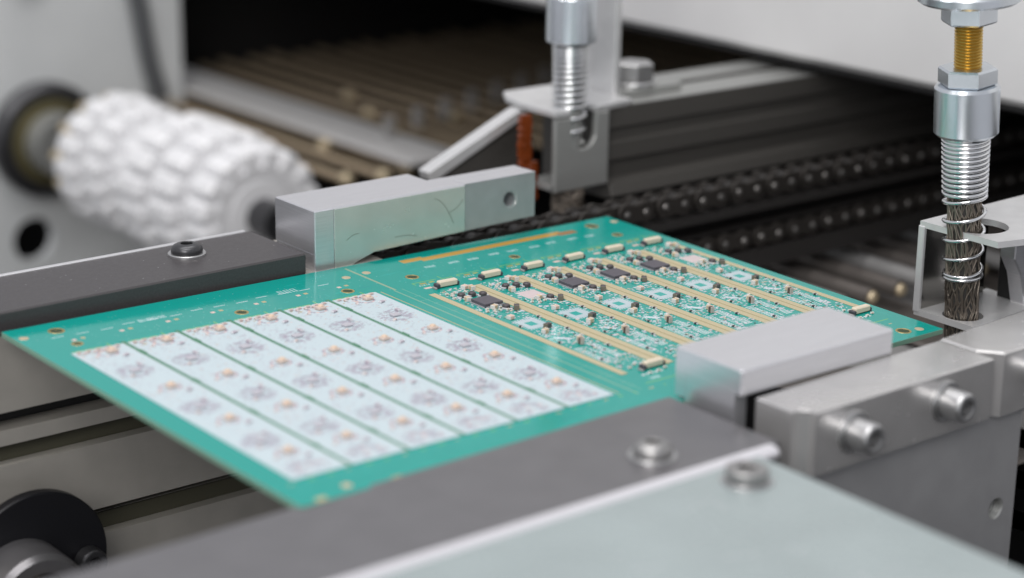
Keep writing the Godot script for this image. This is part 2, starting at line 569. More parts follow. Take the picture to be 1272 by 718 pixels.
func far_rail() -> void:
	# slotted aluminium profile seen under the left edge of the panel
	var t := thing("slotted_profile", "grey slotted aluminium profile below the green panel at lower left", "aluminium profile", Vector3(-60, -110, -96))
	var b := MB.new()
	var d := 9.0
	var p := poly([-77, 0.5, -77, -22.8, -77 - d, -22.8, -77 - d, -28.6, -77.6, -28.6, -77.6, -33.2, -77 - d * 0.55, -33.2, -77 - d * 0.55, -39.2, -77, -39.2, -77, -60.2, -77 - d, -60.2, -77 - d, -63.2, -77 - d * 0.5, -63.2, -77 - d * 0.5, -68.6, -77, -68.6, -77, -130, -117, -130, -117, 0.5])
	b.prism(p, 322, Transform3D(Basis(Vector3(0, 0, 1), Vector3(0, 1, 0), Vector3(-1, 0, 0)), Vector3(17, 0, 0)), 0.25)
	b.box(Vector3(17, -130, -117), Vector3(115, -15, -77.2), 0.3)
	part("profile_body", b, M.profile, t)
	for q in [[-28.4, -23.0, 8.6, 0], [-39.1, -33.3, 4.6, 1], [-63.1, -60.4, 8.6, 0], [-68.5, -63.3, 4.2, 1]]:
		b = MB.new()
		b.box(Vector3(-304, q[0], -77 - q[2]), Vector3(16.8, q[1], -77 - q[2] + 0.6))
		part("slot_lining", b, M.slot_olive if q[3] else M.slot_dark, t)
	# black cover bar with its screw
	var bar := thing("black_guide_bar", "worn black guide bar with bright rear edge along the far left panel edge", "guide bar", Vector3(-100, 0.8, -92))
	b = MB.new()
	b.box(Vector3(-330, 0.9, -109), Vector3(-13.4, 7.9, -76), 0.5)
	part("bar_body", b, M.anodised, bar)
	b = MB.new()
	b.box(Vector3(-330, 3.0, -110.6), Vector3(-15.5, 8.25, -108.8), 0.25)
	part("bare_rear_edge", b, M.bare_edge, bar)
	b = MB.new()
	washer(b, along_y(Vector3(-44.3, 7.9, -97)), 6.0, 0.8)
	part("washer", b, M.steel, bar)
	socket_head(along_y(Vector3(-44.3, 8.7, -97)), 5.0, 3.0, 1.9, 2.1, M.oxide, bar)
	# wear specks on the bar's top: bare metal nicks of their own shape
	b = MB.new()
	for i in 45:
		var x := rng.randf_range(-150, -16)
		var z := rng.randf_range(-108, -78)
		var s := rng.randf_range(0.08, 0.22)
		b.box(Vector3(x, 7.9, z), Vector3(x + s * rng.randf_range(1, 2.5), 7.915, z + s))
	var nick := part("scratch_specks", b, M.bare_edge, bar)
	nick.set_meta("kind", "stuff")
	# aluminium block
	var k := thing("aluminium_block", "bright aluminium block with mirror polished face behind the panel's far edge", "metal block", Vector3(36, 0, -88))
	b = MB.new()
	b.prism(poly([-9, 0.2, 5, 0.2, 9, 1.6, 14, 3.2, 51, 4.2, 51, 6.0, -9, 6.0]), -22.6, Transform3D(Basis(), Vector3(0, 0, -78.1)))
	b.prism(poly([-9, -78, 51, -78, 51, -84.4, 81.5, -84.4, 81.5, -90, 44, -90, 44, -101, -9, -101]), -14.6, Transform3D(Basis(Vector3(1, 0, 0), Vector3(0, 0, 1), Vector3(0, -1, 0)), Vector3(0, 5.9, 0)), 0.35)
	b.box(Vector3(51.05, 20.25, -84.4), Vector3(81.5, 20.5, -78.3), 0.1)
	part("block_body", b, M.alu, k)
	b = MB.new()
	b.prism(poly([-1.5, 0.4, 5, 0.4, 9, 1.8, 14, 3.4, 50.8, 4.4, 50.8, 20.0, -1.5, 20.0]), 0.35, Transform3D(Basis(), Vector3(0, 0, -78.0)), 0.1)
	part("polished_face", b, M.alu_mirror, k)
	b = MB.new()
	for q in [[38.0, 17.5, 8.0, -9.5, 2.2], [44.0, 12.0, 6.0, 3.5, -0.8], [3.0, 9.0, 5.0, 1.6, 0.6], [22.0, 7.0, 9.0, -1.0, 0.4]]:
		var path := PackedVector3Array()
		for i in 9:
			var f := i / 8.0
			path.append(Vector3(q[0] + q[2] * f, q[1] + q[3] * f + q[4] * sin(f * PI), -77.63))
		b.tube(path, 0.07, 5)
	var scr := part("face_scratches", b, M.slot_olive, k)
	scr.set_meta("kind", "stuff")
	b = MB.new()
	b.box(Vector3(-8.8, 0.45, -78.05), Vector3(-1.7, 20.2, -77.75), 0.1)
	part("edge_band", b, M.alu, k)
	b = MB.new()
	b.holed(poly([51.05, 4.2, 81.5, 4.8, 81.5, 20.2, 51.05, 20.2]), Vector2(70.2, 12.4), 2.5, -6, Transform3D(Basis(), Vector3(0, 0, -78.3)))
	part("matt_face", b, M.alu_grey, k)
	b = MB.new()
	b.lathe([Vector2(3.3, 0.1), Vector2(2.5, -0.7)], along_y(Vector3(70.2, 12.4, -78.3), Vector3(0, 0, 1)), 32)
	part("hole_rim", b, M.alu_cut, k)
	# pulley below the panel
	var pu := thing("black_pulley", "black round pulley with grey hub on the slotted profile at lower left corner", "pulley", Vector3(-117, -66, -70))
	var x := along_y(Vector3(-117, -65.0, -76.9), Vector3(0, 0, 1))
	b = MB.new()
	b.lathe([Vector2(12, 0), Vector2(12, 12.5), Vector2(21.6, 12.5), Vector2(22.2, 13), Vector2(22.2, 15.8), Vector2(21.8, 16.2), Vector2(0, 16.2)], x, 64)
	part("disc", b, M.black_gloss, pu)
	b = MB.new()
	b.lathe([Vector2(14.5, 16.2), Vector2(14.5, 29), Vector2(13.2, 31), Vector2(9.5, 31), Vector2(9.5, 25), Vector2(0, 25)], along_y(Vector3(-123, -70, -76.9), Vector3(0, 0, 1)), 48)
	part("hub", b, M.grey_rail, pu)
	b = MB.new()
	b.lathe([Vector2(5.5, 25), Vector2(5.5, 34), Vector2(3.2, 34), Vector2(3.2, 30), Vector2(0, 30)], along_y(Vector3(-123, -70, -76.9), Vector3(0, 0, 1)), 32)
	part("brass_bush", b, M.brass, pu)
	socket_head(along_y(Vector3(-101.5, -67.5, -60.7), Vector3(0, 0, 1)), 4.4, 5.0, 2.2, 0.0, M.oxide, pu)

func chains() -> void:
	# roller chain: one outer and one inner link mesh, laid pitch by pitch
	var pitch := 9.525
	var link := func(z: float) -> ArrayMesh:
		var b := MB.new()
		var pts := PackedVector2Array()
		for i in 21:
			var a := -PI / 2 + PI * i / 20.0
			pts.append(Vector2(pitch / 2 + 4.0 * cos(a), 4.0 * sin(a)))
		pts.append(Vector2(0, 3.0))
		for i in 21:
			var a := PI / 2 + PI * i / 20.0
			pts.append(Vector2(-pitch / 2 + 4.0 * cos(a), 4.0 * sin(a)))
		pts.append(Vector2(0, -3.0))
		for s in [-1.0, 1.0]:
			b.prism(pts, 1.2, Transform3D(Basis(), Vector3(0, 0, s * z - 0.6)), 0.2)
		return b.mesh()
	var outer: ArrayMesh = link.call(4.3)
	var inner: ArrayMesh = link.call(2.9)
	var b := MB.new()
	b.lathe([Vector2(0, -5.4), Vector2(1.6, -5.4), Vector2(1.4, 5.2), Vector2(1.0, 5.7), Vector2(0, 6.0)], along_y(Vector3.ZERO, Vector3(0, 0, 1)), 16)
	var pin := b.mesh()
	b = MB.new()
	b.lathe([Vector2(3.15, -2.3), Vector2(3.15, 2.3)], along_y(Vector3.ZERO, Vector3(0, 0, 1)), 20)
	var rol := b.mesh()
	var rows := [[16.0, -4.3, -89.5, 44, "oily roller chain running behind the panel's far edge into the tunnel", 0.0], [140.0, -23.5, -89.0, 30, "lower return run of the roller chain below the first", 3.0]]
	for r in rows:
		var t := thing("roller_chain", r[4], "roller chain", Vector3(r[0], r[1], r[2]), "conveyor chains on the far rail")
		for i in int(r[3]):
			var o := Vector3(r[5] + i * pitch, sin(i * 0.7) * 0.15, 0)
			inst("link", outer if i % 2 == 0 else inner, M.chain, t, o + Vector3(pitch / 2, 0, 0))
			inst("pin", pin, M.chain_pin if rng.randf() < 0.6 else M.chain_pin_dull, t, o + Vector3(0, rng.randf_range(-0.3, 0.3), rng.randf_range(-0.4, 0.2)))
			inst("roller", rol, M.guide_black, t, o)
	var g := thing("chain_guide", "dark grooved guide rail carrying the roller chains beside the panel", "guide rail", Vector3(300, -80, -100))
	b = MB.new()
	b.prism(poly([-84, -10.2, -84, -13, -94, -13, -94, -18.5, -84.5, -18.5, -84.5, -18.7, -94.5, -18.8, -94.5, -28.2, -84, -28.2, -84, -36, -118, -36, -118, -10.2]), 700, Transform3D(Basis(Vector3(0, 0, 1), Vector3(0, 1, 0), Vector3(-1, 0, 0)), Vector3(818, 0, 0)))
	part("guide_body", b, M.guide_black, g)

func belts() -> void:
	var b := MB.new()
	var make_rod := func(length: float, r: float) -> ArrayMesh:
		var q := MB.new()
		q.lathe([Vector2(0, 0), Vector2(r, 0), Vector2(r, length)], along_y(Vector3.ZERO, Vector3(0, 0, -1)), 16)
		return q.mesh()
	var tip := MB.new()
	for i in 6:
		pass
	var pr := []
	for i in 7:
		var a := PI / 2 * i / 6
		pr.append(Vector2(4.0 * cos(a), 2.6 * sin(a) + 1.0))
	tip.lathe([Vector2(4.0, -2.5)] + pr, along_y(Vector3.ZERO, Vector3(0, 0, 1)), 16)
	var tipm := tip.mesh()
	var t := thing("rod_belt", "conveyor belt of dark bronze rods with brass tips behind the aluminium block", "conveyor belt", Vector3(213, -74, -412))
	var long: ArrayMesh = make_rod.call(325.0, 2.6)
	for i in range(1, 35):
		var zo := 0.0 if i % 2 == 0 else -6.0
		inst("rod", long, M.rod, t, Vector3(i * 19.5, rng.randf_range(-0.8, 0.8), zo))
		inst("rod_tip", tipm, M.bronze_tip, t, Vector3(i * 19.5, 0, zo))
	for s in [[50.0, 86.0, 8.0, -318.0]]:
		b = MB.new()
		b.box(Vector3(213 + s[0], -69, -412 + s[3]), Vector3(213 + s[1], -66, -412 + s[2]), 0.8)
		part("cross_slat", b, M.slat, t)
	b = MB.new()
	b.box(Vector3(-40, 0, -3), Vector3(40, 1, 3))
	# side plates standing along the belt
	var a0 := Vector3(286, -60, -455)
	var a1 := Vector3(470, -58, -520)
	for i in 8:
		var f := i / 7.0
		var q := MB.new()
		var ce := a0.lerp(a1, f)
		q.box(ce + Vector3(-3.4, -5, -1), ce + Vector3(3.4, 7, 1), 0.6)
		part("side_plate", q, M.slat_grey, t)
	var small := MB.new()
	# tips of the next rods, deeper in
	for i in 7:
		inst("rod_tip", tipm, M.bronze_tip, t, Vector3(48 + i * 17.5, 2.0, -70 - 45 * (i % 3) - i * 3))
	var tip2 := MB.new()
	tip2.lathe([Vector2(2.6, -2.5), Vector2(2.6, 0.5), Vector2(2.0, 1.6), Vector2(0, 2.0)], along_y(Vector3.ZERO, Vector3(0, 0, 1)), 14)
	var tip2m := tip2.mesh()
	var t2 := thing("rod_belt", "grey rod conveyor belt seen between panel corner and right spring plunger", "conveyor belt", Vector3(150.3, -47, -55))
	var short: ArrayMesh = make_rod.call(150.0, 3.6)
	for i in 22:
		var m: Material = M.slat_grey if i % 3 == 1 else M.rod_grey
		inst("rod", short, m, t2, Vector3(i * 16.6, rng.randf_range(-0.5, 0.5), 0))
		inst("rod_tip", tip2m, M.bronze_tip, t2, Vector3(i * 16.6, 0, 0.0))
	for i in 9:
		b = MB.new()
		b.box(Vector3(150 + i * 38, -58 - (i % 2) * 1.5, -200), Vector3(186 + i * 38, -56 - (i % 2) * 1.5, 74), 0.8)
		part("cross_slat", b, M.slat_grey if i % 2 else M.rod_grey, t2)

func roller() -> void:
	var ax := Vector3(176, -84, 0)
	var t := thing("toothed_roller", "white plastic roller with rings of blunt teeth left of the aluminium block", "roller", Vector3(176, -122, -490))
	var x := along_y(Vector3(ax.x, ax.y, -612), Vector3(0, 0, 1))
	var b := MB.new()
	b.lathe([Vector2(10, 0), Vector2(10, 219), Vector2(0, 219)], x, 32)
	part("shaft", b, M.oxide, t)
	b = MB.new()
	b.lathe([Vector2(0, 44), Vector2(21, 44), Vector2(21, 198), Vector2(19, 201), Vector2(0, 201)], x, 48)
	part("core", b, M.plastic_white, t)
	b = MB.new()
	b.lathe([Vector2(30, 36), Vector2(30, 44), Vector2(14, 44)], x, 40)
	part("brass_flange", b, M.bronze_tip, t)
	for i in 13:
		var a := TAU * i / 13 + 0.1
		b = MB.new()
		b.lathe([Vector2(0, -4), Vector2(3.2, -4), Vector2(3.2, 5), Vector2(2, 6), Vector2(0, 6)], along_y(ax + Vector3(33.5 * cos(a), 33.5 * sin(a), -572), Vector3(0, 0, 1)), 12)
		part("bronze_pin", b, M.bronze_tip, t)
	var ti := 0
	for rg in [[-560.0, 38.0, 20.0], [-534.0, 36.0, 18.0], [-510.0, 31.0, 16.0], [-482.0, 40.0, 23.0], [-450.0, 39.5, 23.0], [-421.0, 36.0, 20.0]]:
		var q := MB.new()
		var r: float = rg[1]
		var w: float = rg[2]
		q.lathe([Vector2(20, -w * 0.46), Vector2(r - 10, -w * 0.5), Vector2(r - 10, w * 0.5), Vector2(20, w * 0.46)], along_y(Vector3(ax.x, ax.y, rg[0]), Vector3(0, 0, 1)), 40)
		var ring := part("tooth_ring", q, M.plastic_white, t)
		q = MB.new()
		q.box(Vector3(r - 13, -r * 0.155, -w / 2), Vector3(r, r * 0.155, w / 2), 2.3)
		var tm := q.mesh()
		for i in 16:
			var a: float = TAU * i / 16 + (0.20 if ti % 2 else 0.0)
			var o := inst("tooth", tm, M.plastic_white, ring)
			o.position = (Vector3(ax.x, ax.y, rg[0]) - Vector3(176, -122, -490)) * K
			o.rotation = Vector3(0, 0, a)
		ti += 1

func beam_and_bracket() -> void:
	var t := thing("conveyor_beam", "dark ribbed steel beam running from the notched bracket into the tunnel", "beam", Vector3(400, -9, -140))
	var b := MB.new()
	b.prism(poly([-121, 26.3, -121, 18.5, -123.2, 17.5, -123.2, 13.5, -121, 12.5, -121, 6, -123.5, 4.6, -123.5, -1.5, -119, -3.0, -117.5, -7.5, -121, -9, -160, -9, -160, 26.3, -143.5, 26.3, -143.5, 22, -139.5, 22, -139.5, 26.3]), 700, Transform3D(Basis(Vector3(0, 0, 1), Vector3(0, 1, 0), Vector3(-1, 0, 0)), Vector3(852, 0, 0)), 0.3)
	part("beam_body", b, M.dark_beam, t)
	b = MB.new()
	b.box(Vector3(166, 26.3, -138.8), Vector3(850, 26.62, -121.4), 0.1)
	part("top_strip", b, M.steel_satin, t)
	b = MB.new()
	b.box(Vector3(166, 26.3, -159.4), Vector3(850, 26.62, -144.2), 0.1)
	part("top_strip", b, M.steel_satin, t)
	# notched bracket
	var k := thing("notched_bracket", "grey steel bracket with U shaped notch under the left spring plunger", "bracket", Vector3(137, -2, -132))
	b = MB.new()
	var pl := [123.8, -2, 150, -2, 150, 26.2, 143.6, 26.2]
	for i in 13:
		var a := -PI * i / 12.0
		pl.append_array([137.4 + 6.0 * cos(a), 19.0 + 6.0 * sin(a)])
	pl.append_array([131.4, 25.6, 123.8, 25.6])
	b.prism(poly(pl), -2.4, Transform3D(Basis(), Vector3(0, 0, -118)), 0.3)
	part("notched_plate", b, M.steel_satin, k)
	b = MB.new()
	b.box(Vector3(123.8, -2.0, -136), Vector3(150, 0.3, -118.4), 0.3)
	part("lower_flange", b, M.steel_satin, k)
	b = MB.new()
	b.prism(poly([123.8, -118.2, 131.0, -118.2, 131.0, -128, 133.5, -131.5, 138, -132.5, 142, -131, 143.8, -128, 143.8, -118.2, 164, -121.2, 164, -160, 132, -160, 126.8, -152, 124, -140]), -2.4, Transform3D(Basis(Vector3(1, 0, 0), Vector3(0, 0, 1), Vector3(0, -1, 0)), Vector3(0, 26.35, 0)), 0.3)
	part("top_flange", b, M.zinc_sheet, k)
	# gusset strut
	var g := thing("sloping_strut", "light grey sloping strut rising from the aluminium block to the notched bracket", "strut", Vector3(84, 6, -140))
	b = MB.new()
	b.prism(poly([82, 4.5, 85.5, 4.5, 127, 23.0, 127, 26.0, 124, 26.0, 81, 7.6]), 6.5, Transform3D(Basis(), Vector3(0, 0, -146)), 0.3)
	part("strut_bar", b, M.zinc_sheet, g)
	b = MB.new()
	b.prism(poly([86, 3.5, 127, 3.5, 127, 22.5]), 2.0, Transform3D(Basis(), Vector3(0, 0, -144)))
	part("gusset_web", b, M.dark_beam, g)
	# orange strip with torn edges
	var o := thing("orange_strip", "rusty orange ragged strip hanging left of the notched bracket", "strip", Vector3(119.5, 2, -131))
	for q in [[117.2, 5.8, 5.0, 26.0, -131.0], [121.0, 4.0, -7.0, 8.0, -129.4]]:
		b = MB.new()
		var pts := PackedVector2Array()
		for i in 17:
			pts.append(Vector2(q[0] + rng.randf_range(-0.5, 0.6), lerpf(q[2], q[3], i / 16.0)))
		for i in 17:
			pts.append(Vector2(q[0] + q[1] + rng.randf_range(-0.8, 0.5), lerpf(q[3], q[2], i / 16.0)))
		b.prism(pts, -1.4, Transform3D(Basis(), Vector3(0, 0, q[4])), 0.1)
		for i in 7:
			var y := lerpf(q[2] + 1.0, q[3] - 1.5, rng.randf())
			var x0: float = q[0] + rng.randf_range(0.3, 1.5)
			b.box(Vector3(x0, y, q[4] - 0.1), Vector3(x0 + rng.randf_range(1.0, 2.4), y + rng.randf_range(0.6, 1.6), q[4] + rng.randf_range(0.3, 0.9)), 0.25)
		part("torn_strip", b, M.orange, o)
	var s := thing("grey_guide_pin", "short grey round pin between the orange strip and the notched bracket", "pin", Vector3(129, -8, -140))
	b = MB.new()
	b.lathe([Vector2(5, -8), Vector2(5, 13), Vector2(4.2, 14), Vector2(0, 14)], along_y(Vector3(129, 0, -146)), 24)
	part("pin_body", b, M.steel_satin, s)
	# upright angle bracket and its bolt
	var a := thing("angle_bracket", "upright grey angle bracket bolted on the dark beam behind left plunger", "bracket", Vector3(180, 26.4, -140))
	b = MB.new()
	b.box(Vector3(163, 26.65, -152), Vector3(166.2, 140, -130.5), 0.35)
	part("upright_plate", b, M.zinc_sheet, a)
	b = MB.new()
	b.box(Vector3(166.3, 26.65, -152), Vector3(199, 29.6, -130.5), 0.35)
	part("foot", b, M.steel_satin, a)
	b = MB.new()
	washer(b, along_y(Vector3(180, 29.6, -138.5)), 9.0, 1.7)
	part("washer", b, M.steel, a)
	b = MB.new()
	hex(b, along_y(Vector3(180, 31.3, -138.5)), 8.3, 7.2)
	part("hex_bolt", b, M.steel, a)

func threaded(b: MB, ce: Vector3, r: float, y0: float, y1: float, pitch: float) -> void:
	var p := [Vector2(0, y0)]
	var y := y0
	while y < y1 - pitch:
		p.append_array([Vector2(r - pitch * 0.5, y), Vector2(r, y + pitch * 0.4), Vector2(r, y + pitch * 0.55)])
		y += pitch
	p.append_array([Vector2(r - pitch * 0.5, y), Vector2(0, y1)])
	b.lathe(p, along_y(ce), 32)

func plunger_left() -> void:
	var ce := Vector3(135.6, 1.6, -124.3)
	var t := thing("spring_plunger", "left spring plunger with zinc collar standing in the notched bracket", "spring plunger", Vector3(ce.x, 10, ce.z), "spring plungers over the panel")
	var b := MB.new()
	b.lathe([Vector2(4, 51.4), Vector2(9.0, 51.4), Vector2(9.5, 52.0), Vector2(9.5, 68), Vector2(9.0, 68.6), Vector2(0, 68.6)], along_y(ce), 48)
	part("collar", b, M.zinc, t)
	b = MB.new()
	hex(b, along_y(ce + Vector3(0, 68.7, 0)), 8.3, 6.0)
	part("nut", b, M.zinc, t)
	b = MB.new()
	threaded(b, ce, 4.2, 74.7, 100, 0.9)
	part("threaded_rod", b, M.brass, t)
	b = MB.new()
	b.lathe([Vector2(0, 12), Vector2(4.7, 12), Vector2(4.9, 51.4)], along_y(ce), 32)
	part("guide_tube", b, M.steel_satin, t)
	b = MB.new()
	coil(b, ce, 6.3, 51.6, 28.5, 11.5, 0.84, 0.4, 0.25, 6.0)
	coil(b, ce, 6.0, 28.5, 15.5, 2.6, 0.8, 0.4 + TAU * 11.5, 0.0, 5.3)
	part("spring", b, M.spring, t)
	b = MB.new()
	b.lathe([Vector2(0, -16), Vector2(5.6, -16), Vector2(5.4, -2.2)], along_y(ce), 24)
	part("brush_core", b, M.wire_core, t)
	b = MB.new()
	strands(b, ce, 5.7, -16.5, -2.1, 40, 0.35)
	var q := part("brush_wires", b, M.wire, t)
	q.set_meta("kind", "stuff")

func near_rail() -> void:
	var t := thing("near_guide_rail", "matt grey guide rail along the panel's near edge with one domed screw", "guide rail", Vector3(-90, -16, 98))
	var b := MB.new()
	# plan outline (x, z), far edge slightly splayed
	b.prism(poly([-330, 80.5, 4.5, 73.4, 4.5, 114, -330, 114]), -16, Transform3D(Basis(Vector3(1, 0, 0), Vector3(0, 0, 1), Vector3(0, -1, 0)), Vector3(0, -15.65, 0)), 0.5)
	part("rail_body", b, M.grey_rail, t)
	b = MB.new()
	washer(b, along_y(Vector3(-28.6, 0.35, 103)), 6.2, 0.9)
	part("washer", b, M.steel, t)
	socket_head(along_y(Vector3(-28.6, 1.25, 103)), 5.0, 3.4, 1.9, 2.3, M.screw_grey, t)
	# front cover sheet
	var c := thing("front_cover", "pale grey green cover sheet with white rolled edge in the foreground", "cover", Vector3(-130, 1, 230))
	b = MB.new()
	b.prism(poly([-330, 122.6, -11.5, 122.6, -12.5, 170, -15, 360, -330, 360]), -1.8, Transform3D(Basis(Vector3(1, 0, 0), Vector3(0, 0, 1), Vector3(0, -1, 0)), Vector3(0, 1.2, 0)), 0.3)
	part("sheet", b, M.paint_cover, c)
	b = MB.new()
	b.box(Vector3(-330, -0.2, 117.8), Vector3(-3.0, 3.3, 122.5), 1.3)
	part("rolled_edge", b, M.lip_white, c)
	b = MB.new()
	washer(b, along_y(Vector3(-25.5, 3.0, 132.4)), 6.3, 0.6)
	part("washer", b, M.steel, c)
	socket_head(along_y(Vector3(-25.5, 3.6, 132.4)), 5.2, 3.0, 2.2, 0.0, M.screw_grey, c)
	b = MB.new()
	for i in 26:
		var x := rng.randf_range(-120, -22)
		var z := rng.randf_range(136, 230)
		var a := rng.randf_range(-0.5, 0.5) + (PI / 2 if i % 3 == 0 else 0.0)
		var l := rng.randf_range(2.0, 14.0)
		b.tube(PackedVector3Array([Vector3(x, 3.0, z), Vector3(x + l * 0.5 * cos(a), 3.0, z + l * 0.5 * sin(a) + 0.3), Vector3(x + l * cos(a), 3.0, z + l * sin(a))]), 0.06, 4)
	var scuff := part("hairline_scratches", b, M.lip_white, c)
	scuff.set_meta("kind", "stuff")
	b = MB.new()
	b.box(Vector3(-14.0, -70, 124), Vector3(-12.0, 1.0, 165), 0.2)
	part("side_skirt", b, M.paint_cover, c)

func clamp_group() -> void:
	var flat := func(y: float) -> Transform3D: return Transform3D(Basis(Vector3(1, 0, 0), Vector3(0, 0, 1), Vector3(0, -1, 0)), Vector3(0, y, 0))
	var t := thing("clamp_plate", "thick machined steel clamp plate with two socket screws at right", "clamp plate", Vector3(50, -12.6, 106))
	var b := MB.new()
	b.prism(poly([12.2, 97.9, 87.5, 95.6, 87.5, 115.1, 16.6, 115.1, 16.6, 113.0, 14.7, 110.8, 12.2, 110.8]), -18.1, flat.call(-12.6), 0.4)
	part("plate_body", b, M.alu_cut, t)
	for q in [[30.9, -2.9], [67.5, -2.5]]:
		var x := along_y(Vector3(q[0], q[1], 115.1), Vector3(0, 0, 1))
		b = MB.new()
		washer(b, x, 5.8, 1.0)
		part("washer", b, M.steel, t)
		socket_head(Transform3D(x.basis, x.origin + Vector3(0, 0, 1.0)), 4.2, 6.9, 2.3, 0.0, M.steel, t)
	var f := thing("finger_block", "broad satin aluminium finger block beside the panel's near right edge", "metal block", Vector3(38, 5.6, 84))
	b = MB.new()
	b.box(Vector3(8.6, 5.55, 70.6), Vector3(67.2, 13.0, 96.0), 0.5)
	part("block_head", b, M.alu, f)
	b = MB.new()
	b.box(Vector3(8.56, -12.6, 75.0), Vector3(13.4, 7.0, 93.4), 0.1)
	b.box(Vector3(8.56, -0.4, 71.2), Vector3(13.4, 7.0, 74.98))
	part("block_stem", b, M.alu, f)
	var e := thing("end_block", "slanted steel end block beyond the clamp plate at right frame edge", "metal block", Vector3(108, -14, 106))
	b = MB.new()
	b.prism(poly([88.6, 107.7, 93.4, 114.1, 138.8, 114.1, 138.8, 92.0, 88.6, 95.0]), -19.6, flat.call(-13.9), 0.6)
	part("end_body", b, M.alu_cut, e)
	socket_head(along_y(Vector3(107.5, -2.1, 114.1), Vector3(0, 0, 1)), 4.2, 6.0, 2.3, 0.0, M.steel, e)
	var p := thing("side_plate", "smooth grey side plate with one threaded hole below the clamp plate", "plate", Vector3(55, -113, 107))
	b = MB.new()
	b.holed(poly([80, -113, 107.1, -113, 107.1, -13, 80, -13]), Vector2(98.9, -43.5), 3.3, -9, Transform3D(Basis(), Vector3(0, 0, 111.6)))
	b.box(Vector3(5.5, -113, 102.6), Vector3(80, -13, 111.6))
	part("plate_body", b, M.side_grey, p)
	b = MB.new()
	var hp := []
	for i in 9:
		hp.append(Vector2(3.3, -i)); hp.append(Vector2(2.7, -i - 0.5))
	hp.append(Vector2(3.3, -9)); hp.append(Vector2(0, -9))
	b.lathe(hp, along_y(Vector3(98.9, -43.5, 111.5), Vector3(0, 0, 1)), 28)
	part("threaded_hole", b, M.steel_satin, p)
	# studs just visible past the plate
	for i in 3:
		var ce := Vector3(116.4, -28.0 - 12.7 * i, 98)
		var q := thing("threaded_stud", ["upper dark stud past the side plate at right frame edge", "middle dark stud past the side plate at right frame edge", "lowest dark stud past the side plate at right frame edge"][i], "stud", ce)
		b = MB.new()
		threaded(b, Vector3(0, 0, 0), 2.6, 0, 12, 0.9)
		for k in b.v.size():
			var w := b.v[k]
			b.v[k] = ce + Vector3(w.x, w.z, w.y)
			var nn := b.n[k]
			b.n[k] = Vector3(nn.x, nn.z, nn.y)
		part("stud_thread", b, M.steel, q)
		b = MB.new()
		hex(b, along_y(ce, Vector3(0, 0, 1)), 4.6, 4)
		part("nut", b, M.oxide, q)

